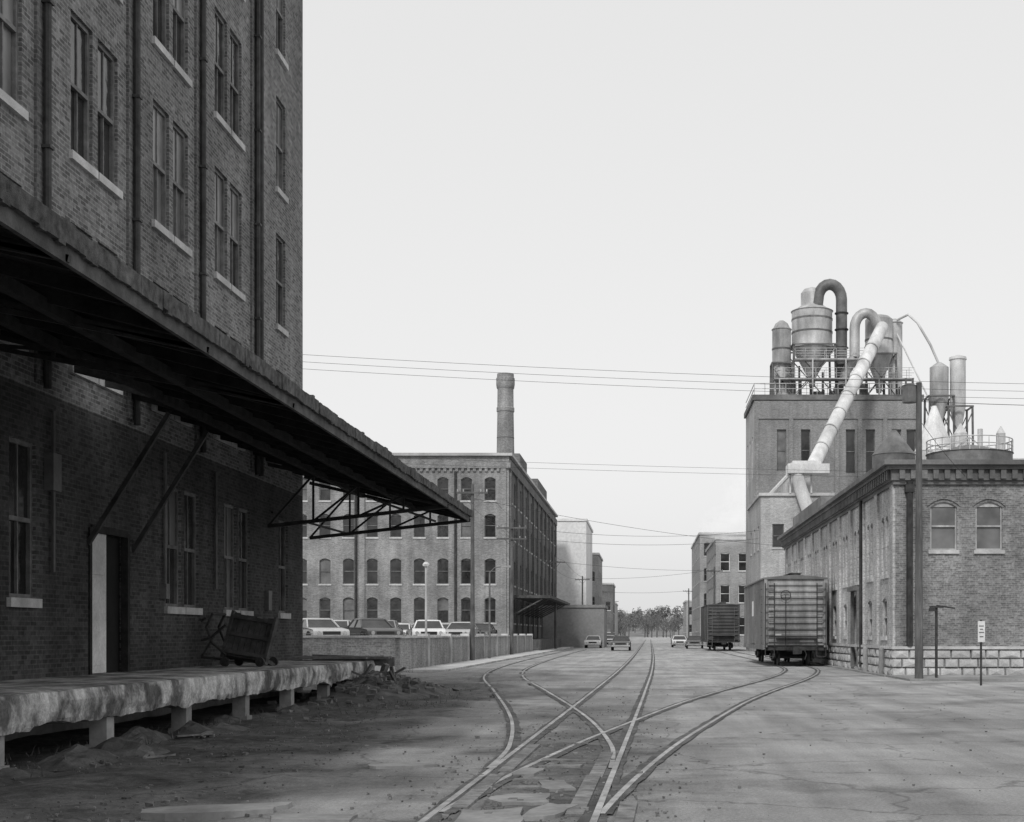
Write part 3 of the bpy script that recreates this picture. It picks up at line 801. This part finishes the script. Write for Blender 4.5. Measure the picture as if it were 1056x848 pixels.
for z in (26.3,28.2):
    xa_, xb_ = (12.5,26) if z < 27 else (14.5,22)
    for yy in (131,132.2):
        for h in (0,.5,1.0): d.beam((xa_,yy,z+h),(xb_,yy,z+h),.04,.04)
        for k in range(int(xb_-xa_)+1): d.beam((xa_+k,yy,z),(xa_+k,yy,z+1),.04,.04)
    d.box(xa_,xb_,131,132.2,z-.1,z)
for k in range(5): d.beam((13+3.2*k,131,24.5),(13+3.2*k,131,28.2 if 14 < 13+3.2*k < 22 else 26.3),.12,.12)
group('roof_catwalk', [p1, d.make('catwalk', M_galv)])
def tank(name, x, y, r, z0, z1, zt, mat, rail=False):
    b = MB(); b.tube([(x,y,z0),(x,y,z1),(x,y,z1+.02),(x,y,zt)],[r,r,r*1.03,r*.12],28); ps_ = [b.make('shell', mat, True)]
    if rail:
        k = MB()
        for h in (.5,1.0): k.tube([(x+r*math.cos(t),y+r*math.sin(t),z1+h) for t in [2*math.pi*i/28 for i in range(29)]],.04,6)
        for i in range(28):
            t = 2*math.pi*i/28; k.beam((x+r*math.cos(t),y+r*math.sin(t),z1),(x+r*math.cos(t),y+r*math.sin(t),z1+1),.05,.05)
        k.cyl((x+.8,y,z1),(x+.8,y,zt+1.2),.2,n=8); k.cyl((x-1.2,y,z1),(x-1.2,y,zt+.8),.15,n=8)
        for i in range(6):
            t = R(0,6.28); k.beam((x,y,zt+.6),(x+r*math.cos(t),y+r*math.sin(t),z1+.3),.06,.06)
        for zz in (9.5,11.5,13.5): k.cyl((x,y,zz),(x,y,zz+.08),r+.04,n=28)
        ps_.append(k.make('railing', M_galv))
    return group(name, ps_)
tank('storage_tank', 23.9,100,3.1,0,14.8,15.5,M_galvD,True)
tank('storage_tank', 18.7,102,1.6,0,15.0,16.9,M_galvD)
tank('hopper', 22.6,106,1.5,0,15.8,19.4,M_galvL)
tank('hopper', 24.3,104.5,.5,0,17.0,17.8,M_galvL)
tank('hopper', 27.4,104.5,.35,0,17.0,17.6,M_galvL)

# ------------------------------------------------------------------ boxcars
def boxcar(x, y, dark=False):
    M = Matrix.Translation((x,y,0)); Wd, Ln, z0, z1 = 1.52, 13.0, 1.05, 4.3
    b = MB(M); d = MB(M); u = MB(M); lad = MB(M)
    b.cur = 1; b.box(-Wd,Wd,0,Ln,z0,z1)
    for end, sg in ((0,-1),(Ln,1)):
        b.cur = 0
        b.box(-Wd+.13,Wd-.13,min(end,end+sg*.02),max(end,end+sg*.02),z0,z1)
        for k in range(10):
            zc = z0+.2+k*.31
            pr = [(end+sg*.02,zc-.11),(end+sg*.1,zc-.04),(end+sg*.1,zc+.04),(end+sg*.02,zc+.11)]
            b.extr(pr,-Wd+.2,Wd-.2)
        for xx in (-Wd,Wd-.12): b.box(xx-.012,xx+.132,min(end,end+sg*.1),max(end,end+sg*.1),z0-.1,z1+.01)
    b.cur = 1
    for sg in (-1,1):
        for k in range(17):
            yy = .35+k*.77
            if 5.2 < yy < 7.8: continue
            b.box(min(sg*Wd,sg*(Wd+.06)),max(sg*Wd,sg*(Wd+.06)),yy,yy+.1,z0,z1-.05)
        b.box(min(sg*Wd,sg*(Wd+.09)),max(sg*Wd,sg*(Wd+.09)),5.3,7.7,z0+.05,z1-.15)
        b.box(min(sg*Wd,sg*(Wd+.08)),max(sg*Wd,sg*(Wd+.08)),0,Ln,z0-.22,z0)
    n = [(-Wd-.06,z1),(-Wd-.06,z1+.07),(0,z1+.22),(Wd+.06,z1+.07),(Wd+.06,z1)]
    A = [(p[0],yy,p[1]) for yy in (-.12,Ln+.12) for p in n]
    b.add(A,[[0,1,2,3,4],[9,8,7,6,5],[0,5,6,1],[1,6,7,2],[2,7,8,3],[3,8,9,4],[4,9,5,0]])
    d.box(-.3,.3,-.15,Ln+.15,z1+.27,z1+.31)
    for k in range(9): d.box(-.25,.25,k*1.6,k*1.6+.06,z1+.2,z1+.268)
    u.box(-.35,.35,.1,Ln-.1,.75,1.04); u.box(-Wd+.05,Wd-.05,.05,.3,.8,1.04); u.box(-Wd+.05,Wd-.05,Ln-.3,Ln-.05,.8,1.04)
    for yc in (1.9, Ln-1.9):
        for yy in (yc-.85,yc+.85):
            u.cyl((-.83,yy,.45),(.83,yy,.45),.07,n=10)
            for sg in (-1,1): u.cyl((sg*.68,yy,.45),(sg*.80,yy,.45),.42,n=24)
        for sg in (-1,1): u.box(min(sg*.86,sg*1.0),max(sg*.86,sg*1.0),yc-1.15,yc+1.15,.38,.62); u.box(min(sg*.86,sg*1.0),max(sg*.86,sg*1.0),yc-.35,yc+.35,.25,.75)
        u.box(-1,1,yc-.2,yc+.2,.5,.75)
    u.box(-.12,.12,-.65,.1,.72,.92); u.box(-.2,.18,-.85,-.6,.62,1.0); u.box(.08,.2,-.98,-.8,.64,.98)
    u.tube([(.45,-.05,.8),(.5,-.35,.6),(.4,-.5,.35)],.03,6)
    for x0_ in (-Wd+.03, Wd-.48):
        for k in range(8): lad.beam((x0_,-.16,z0+.1+k*.38),(x0_+.44,-.16,z0+.1+k*.38),.03,.03)
        for xx in (x0_,x0_+.44): lad.beam((xx,-.15,z0-.1),(xx,-.15,z1-.2),.04,.03)
        for xx in (x0_,x0_+.44): lad.beam((xx,-.08,z0-.1),(xx,-.08,.5),.04,.04)
        lad.beam((x0_,-.08,.5),(x0_+.44,-.08,.5),.04,.04)
    for k in range(8): lad.beam((-Wd-.12,.15,z0+.1+k*.38),(-Wd-.12,.6,z0+.1+k*.38),.03,.03)
    lad.tube([(-.5+.24*math.cos(t),-.22,z0+2.45+.24*math.sin(t)) for t in [2*math.pi*i/16 for i in range(17)]],.02,6)
    lad.beam((-.74,-.22,z0+2.45),(-.26,-.22,z0+2.45),.02,.02); lad.beam((-.5,-.22,z0+2.45),(-.5,-.12,.8),.03,.03)
    lad.box(-1.0,1.0,-.45,-.11,z0+.42,z0+.46)
    wm_ = MB(M)
    if not dark:
        wm_.box(.2,.9,-.108,-.102,z0+.16,z0+.24); wm_.box(-1.0,-.7,-.108,-.102,z0+.48,z0+.56)
        wm_.box(-Wd-.096,-Wd-.092,5.6,6.6,z0+1.5,z0+2.3)
    P_ = [b.make('body', [M_boxD, M_boxD] if dark else [M_boxP, M_boxS]), d.make('running_board', M_galvD), u.make('trucks_and_underframe', M_steelD), lad.make('ladders', M_steelD if not dark else M_galvD)]
    if wm_.v: P_.append(wm_.make('stencils', M_white))
    group('boxcar', P_)
boxcar(7.4, 66.7)
boxcar(7.4, 128, True)

# ------------------------------------------------------------------ cars
def car(x, y, rot, paint, z=0.0, wagon=False):
    M = Matrix.Translation((x,y,z)) @ Matrix.Rotation(math.radians(rot),4,'Z')
    b = MB(M); gl = MB(M); w = MB(M); c = MB(M)
    pr = [(-2.42,.34),(-2.5,.52),(-2.46,.74),(-2.3,.83),(-1.15,.93),(1.35,.95),(2.3,.9),(2.5,.78),(2.5,.5),(2.42,.32)]
    n = len(pr)
    ys_ = [(-.86,.04),(-.93,0),(.93,0),(.86,.04)]
    pts = []
    for (yy, ins) in ys_:
        for (a, bb) in pr: pts.append((a*(1-ins*.3), yy, bb-(ins if bb < .6 else -ins*.2)))
    fs = [list(range(n))[::-1],[3*n+i for i in range(n)]]
    for k in range(3):
        for i in range(n): fs.append([k*n+i,k*n+(i+1)%n,(k+1)*n+(i+1)%n,(k+1)*n+i])
    b.add(pts, fs)
    xb0,xb1,xt0,xt1 = (-1.05,1.55,-.3,1.0) if not wagon else (-1.05,2.35,-.3,2.1)
    B0 = [(xb0,-.82,.93),(xb1,-.82,.93),(xb1,.82,.93),(xb0,.82,.93)]; T0 = [(xt0,-.64,1.36),(xt1,-.64,1.36),(xt1,.64,1.36),(xt0,.64,1.36)]
    gl.add(B0+T0,[[0,1,5,4],[1,2,6,5],[2,3,7,6],[3,0,4,7]])
    R_ = [(xt0-.05,-.67,1.35),(xt1+.06,-.67,1.35),(xt1+.06,.67,1.35),(xt0-.05,.67,1.35)]
    R2 = [(xt0+.08,-.55,1.43),(xt1-.08,-.55,1.43),(xt1-.08,.55,1.43),(xt0+.08,.55,1.43)]
    b.add(R_+R2,[[0,1,5,4],[1,2,6,5],[2,3,7,6],[3,0,4,7],[4,5,6,7],[3,2,1,0]])
    for i in range(4): b.beam(B0[i],T0[i],.07,.09)
    for sg in (-1,1):
        b.beam((.3,sg*.83,.93),(.32,sg*.66,1.36),.06,.06)
        for xx in (-1.5,1.5):
            w.cyl((xx,sg*.74,.33),(xx,sg*.94,.33),.33,n=18); c.cyl((xx,sg*.94,.33),(xx,sg*.955,.33),.17,n=12)
            w.cyl((xx,sg*.9,.36),(xx,sg*.936,.36),.4,n=18)
        c.box(-2.3,2.3,min(sg*.93,sg*.945),max(sg*.93,sg*.945),.6,.63)
    c.box(-2.62,-2.5,-.88,.88,.4,.56); c.box(2.5,2.62,-.88,.88,.4,.56)
    for sg in (-1,1):
        c.cyl((-2.5,sg*.66,.66),(-2.53,sg*.66,.66),.1,n=12); w.box(2.5,2.52,min(sg*.5,sg*.85),max(sg*.5,sg*.85),.62,.74)
    w.box(-2.51,-2.48,-.45,.45,.56,.74)
    group('parked_car', [b.make('body', paint, True), gl.make('windows', M_glass), w.make('wheels', M_rubber), c.make('chrome', M_chrome)])
def paint(v):
    return mat_rough('car_paint_%d' % int(v*100), v*.95, v*1.05, 1, .3, 0, big=.05, spec=.5)
pW, pM, pD, pL = paint(.65), paint(.22), paint(.06), paint(.4)
for a in ((-22.6,68,125,pW),(-19.6,70,118,pM),(-17.0,70.5,120,pL),(-14.3,71,118,pD),(-12.6,79,100,pW),(-25.5,68,122,pD),
          (-15.4,80,95,pM),(-18.1,80,92,pL),(-20.9,80.3,91,pD),(-23.6,80,90,pW),(-26.4,80,90,pM),
          (-12.4,92,88,pL),(-15,93,90,pD),(-17.8,92.6,92,pW),(-20.5,93,90,pD),(-23.4,93,90,pL),(-26,92.8,90,pM),(-29,93,90,pW),
          (-12.6,105,90,pD),(-15.5,106,90,pL),(-19,106,90,pW),(-23,106,90,pM),(-27,106,90,pL)):
    car(a[0],a[1],a[2],a[3],1.0, a[1] in (70.5,80.3))
car(-2.3,132,90,pD); car(-5.9,156,90,pL); car(4.2,165,90,pW); car(4.9,185,90,pD); car(4.9,205,90,pM); car(-5.2,220,90,pD); car(-5.2,200,90,pL); car(5.5,150,88,pD)

# ------------------------------------------------------------------ poles, wires, signs
def pole(x, y, h, arms=(), r=.14, tr=False, name='utility_pole'):
    b = MB(); b.tube([(x,y,-.1),(x,y,h)],[r,r*.65],12); p = [b.make('shaft', M_pole)]
    a = MB(); ins = MB()
    for (zz, w) in arms:
        a.box(x-w,x+w,y-.2,y-.1,zz-.05,zz+.06)
        a.beam((x-w*.5,y-.12,zz),(x,y-.1,zz-.6),.03,.03); a.beam((x+w*.5,y-.12,zz),(x,y-.1,zz-.6),.03,.03)
        for k in (-1,-.6,.6,1): ins.cyl((x+k*w*.93,y-.15,zz+.06),(x+k*w*.93,y-.15,zz+.2),.04,n=8)
    if a.v: p += [a.make('crossarm', M_pole), ins.make('insulators', M_galv)]
    if tr:
        t = MB(); t.cyl((x-.34,y-.05,h-.7),(x-.34,y-.05,h-.12),.24,n=16); t.cyl((x-.34,y-.05,h-.12),(x-.34,y-.05,h-.04),.26,.1,n=16)
        for k in (-.12,.12): t.cyl((x-.34+k,y-.05,h-.06),(x-.34+k,y-.05,h+.14),.035,n=8)
        t.box(x-.3,x,y-.03,y+.03,h-.5,h-.42); p.append(t.make('transformer', M_galvD))
    return group(name, p)
pole(9.43,46.7,10.25,(),r=.15,tr=True)
pole(-9.9,78,10.2,((9.7,.9),),r=.14)
pole(-9.8,100,10.0,((9.4,1.1),(8.6,1.1)))
pole(-9.2,140,9.5,((9.0,1.0),)); pole(-8.5,185,9.5,((9.0,1.0),)); pole(-7.6,240,9.5,((9.0,1.0),)); pole(8.2,160,9.5,((9.0,1.0),)); pole(7.6,235,9.5,((9.0,1.0),)); pole(-7.0,310,9.5,((9.0,1.0),))
wr = MB()
def wire(p, q, sag, r=.014, n=24):
    p, q = Vector(p), Vector(q)
    wr.tube([p.lerp(q,k/n)-Vector((0,0,4*sag*(k/n)*(1-k/n))) for k in range(n+1)], r, 4, False)
for k in range(3): wire((-30,60+k*.5,15.0-k*.22),(45,60+k*.5,12.6-k*.25),.9,.008)
for k in range(2): wire((-30,70+k*.6,11.5-k*.25),(40,72,10.0-k*.25),.5,.007)
wire((-9.9,78,9.4),(9.4,90,7.4),.3,.01)
for k in (-1,1):
    wire((-9.9+k*.8,78,9.85),(-9.8+k,100,9.6),.3,.01); wire((-9.8+k,100,9.6),(-9.2+k*.9,140,9.15),.5,.012); wire((-9.2+k*.9,140,9.15),(-8.5+k*.9,185,9.15),.5,.015)
for k in range(2): wire((-9.8,100,9.5-k*.7),(9.9,118,10.6-k*.7),.6,.012)
wire((-8.5,185,9.2),(8.2,160,9.2),.4,.015); wire((-9.2,140,9.1),(8.2,160,9.1),.3,.014); wire((-7.6,240,9.1),(7.6,235,9.1),.3,.02)
wire((9.43,46.7,9.0),(12,50.8,7.5),.1,.01); wire((9.43,46.7,9.6),(40,50,10.5),.4,.01)
wr.make('overhead_wires', M_steelD)

b = MB(); b.tube([(-11.6,72,1),(-11.6,72,5.2)],[.07,.045],10); h = MB(); h.box(-11.75,-11.45,71.85,72.15,5.2,5.28); h.tube([(-11.6,72,5.28),(-11.6,72,5.42)],[.2,.1],12)
group('street_lamp', [b.make('post', M_galv), h.make('head', M_galv)])
b = MB(); b.tube([(-9.6,84,0),(-9.6,84,5.4)],[.07,.05],10); b.tube([(-9.6,84,5.4),(-9.3,84,5.7),(-8.6,84,5.8)],.035,8); h = MB(); h.box(-8.9,-8.3,83.9,84.1,5.72,5.84)
group('street_lamp', [b.make('post', M_galvD), h.make('head', M_galv)])
b = MB(); b.cyl((10.45,42.2,0),(10.45,42.2,2.05),.035,n=8); s_ = MB(); s_.box(10.34,10.56,42.14,42.16,1.35,2.0)
tx = MB()
for z_, w_ in ((1.85,.07),(1.75,.05),(1.65,.08),(1.52,.06)): tx.box(10.45-w_,10.45+w_,42.132,42.138,z_-.015,z_+.015)
group('parking_sign', [b.make('post', M_steelD), s_.make('panel', M_white), tx.make('lettering', M_galvD)])
b = MB(); b.cyl((10.2,47.5,0.05),(10.2,47.5,2.55),.05,n=10); h = MB(); h.box(9.95,10.15,47.4,47.6,2.4,2.51); h.beam((10.2,47.5,2.6),(10.85,47.5,2.5),.05,.05); h.box(9.98,10.42,47.38,47.62,2.52,2.58)
group('meter_post', [b.make('post', M_steelD), h.make('head', M_steelD)])
for (x_, y_) in ((9.15,52.5),(9.1,56)):
    b = MB(); b.cyl((x_,y_,0),(x_,y_,1.0),.1,n=12); h = MB(); h.tube([(x_,y_,1.0),(x_,y_,1.06),(x_,y_,1.1)],[.1,.08,.02],12)
    group('bollard', [b.make('post', M_concG), h.make('cap', M_concG)])

# steam
def steam(name, c, rad, dens):
    bpy.ops.mesh.primitive_uv_sphere_add(segments=24, ring_count=16, radius=1, location=c)
    o = bpy.context.object; o.name = name; o.scale = rad
    m = bpy.data.materials.new(name); m.use_nodes = True; nt = m.node_tree; nt.nodes.clear()
    out = N(nt, 'ShaderNodeOutputMaterial'); pv = N(nt, 'ShaderNodeVolumePrincipled'); pv.inputs['Color'].default_value = (1,1,1,1)
    L(nt, pv.outputs[0], out.inputs['Volume'])
    tc = N(nt, 'ShaderNodeTexCoord').outputs['Object']
    ln = N(nt, 'ShaderNodeVectorMath', operation='LENGTH'); L(nt, tc, ln.inputs[0])
    fo = N(nt, 'ShaderNodeMapRange'); fo.inputs[1].default_value = 0.1; fo.inputs[2].default_value = .98; fo.inputs[3].default_value = dens; fo.inputs[4].default_value = 0
    L(nt, ln.outputs['Value'], fo.inputs[0])
    nz = noise_val(nt, tc, 1.8, 5, 0, 1.6, .42, .7)
    dd = mul(nt, fo.outputs[0], nz); L(nt, dd, pv.inputs['Density'])
    # stands in for the many-times-scattered daylight inside white steam
    L(nt, mul(nt, dd, 0.42), pv.inputs['Emission Strength']); pv.inputs['Emission Color'].default_value = (1,1,1,1)
    o.data.materials.append(m)
steam('steam', (9.6,150,13.6), (4.2,3,2.6), .5)
steam('steam', (11.2,151,17.5), (3.2,2.6,4.4), .3)

# ------------------------------------------------------------------ distant trees and hill
hb = MB(); nx_, ny_ = 60, 8; hv = []
for j in range(ny_+1):
    for i in range(nx_+1):
        x = -900+i*30; y = 800+j*70; t = j/ny_
        hv.append((x,y,(20+9*noise.noise(Vector((x*.008,y*.004,0))))*math.sin(math.pi*min(1,t*1.2)/1.4) ))
hb.add(hv,[[j*(nx_+1)+i,j*(nx_+1)+i+1,(j+1)*(nx_+1)+i+1,(j+1)*(nx_+1)+i] for j in range(ny_) for i in range(nx_)])
hb.make('hill', M_hill, True)
lf = MB(); tk = MB()
def tree(x, y, h, z=0, n=420, s=.4):
    tk.tube([(x,y,z),(x+.1,y,z+h*.45),(x,y,z+h*.8)],[h*.03,h*.02,h*.006],6)
    for i in range(5):
        a = R(0,6.28); q = z+h*R(.25,.5); tk.tube([(x,y,q),(x+math.cos(a)*h*.28,y+math.sin(a)*h*.28,q+h*.28)],[h*.012,h*.004],5)
    cl = [(x+R(-.3,.3)*h,y+R(-.3,.3)*h,z+h*R(.3,.88),h*R(.12,.2)) for _ in range(10)]
    for i in range(n):
        c = random.choice(cl); v = Vector((random.gauss(0,1),random.gauss(0,1),random.gauss(0,1))).normalized()*c[3]*R(.3,1.0)
        p = Vector(c[:3])+v; e1 = Vector((R(-1,1),R(-1,1),R(-1,1))).normalized()*s; e2 = Vector((R(-1,1),R(-1,1),R(-1,1))).normalized()*s
        lf.poly(p, p+e1, p+e1*.5+e2)
for k in range(24): tree(R(-30,-6), R(370,560), R(6,10))
for k in range(20): tree(R(8,45), R(370,560), R(6,9))
for k in range(16): tree(R(-16,10), R(600,700), R(9,13))
for k in range(90): tree(R(-50,80), R(720,960), R(8,12), z=R(0,11), n=220, s=.9)
group('distant_trees', [tk.make('trunks', M_pole), lf.make('foliage', M_leaf)])

# ------------------------------------------------------------------ light
EL, AZ = math.radians(42), math.radians(14)
dirv = Vector((math.sin(AZ)*math.cos(EL), math.cos(AZ)*math.cos(EL), -math.sin(EL)))
sun = bpy.data.lights.new('sun', 'SUN'); sun.energy = 2.0; sun.angle = math.radians(9); sun.color = (1,.995,.985)
so = bpy.data.objects.new('sun', sun); sc.collection.objects.link(so); so.rotation_euler = dirv.to_track_quat('-Z','Y').to_euler(); so.location = (-20,-40,50)
w = bpy.data.worlds.new('World'); sc.world = w; w.use_nodes = True; nt = w.node_tree
bg = nt.nodes['Background']; bg.inputs['Strength'].default_value = 0.1
sky = nt.nodes.new('ShaderNodeTexSky'); sky.sky_type = 'NISHITA'; sky.sun_disc = False
sky.sun_elevation = EL; sky.sun_rotation = math.pi+AZ; sky.dust_density = 4; sky.air_density = 1.2
bw = nt.nodes.new('ShaderNodeRGBToBW'); L(nt, sky.outputs[0], bw.inputs[0])
mr = nt.nodes.new('ShaderNodeMapRange'); L(nt, bw.outputs[0], mr.inputs[0])
mr.inputs[1].default_value = 0.5; mr.inputs[2].default_value = 5.0; mr.inputs[3].default_value = 7.2; mr.inputs[4].default_value = 9.2
L(nt, mr.outputs[0], bg.inputs['Color'])
sc.view_settings.view_transform = 'Standard'; sc.view_settings.look = 'None'; sc.view_settings.exposure = 0

cam = bpy.data.cameras.new('camera'); co_ = bpy.data.objects.new('camera', cam); sc.collection.objects.link(co_)
co_.location = (0,0,1.6); co_.rotation_euler = (math.radians(90),0,0)
cam.sensor_width = 36; cam.lens = 47.73; cam.shift_x = -.1297; cam.shift_y = .2178; cam.clip_end = 8000; cam.clip_start = .1
sc.camera = co_
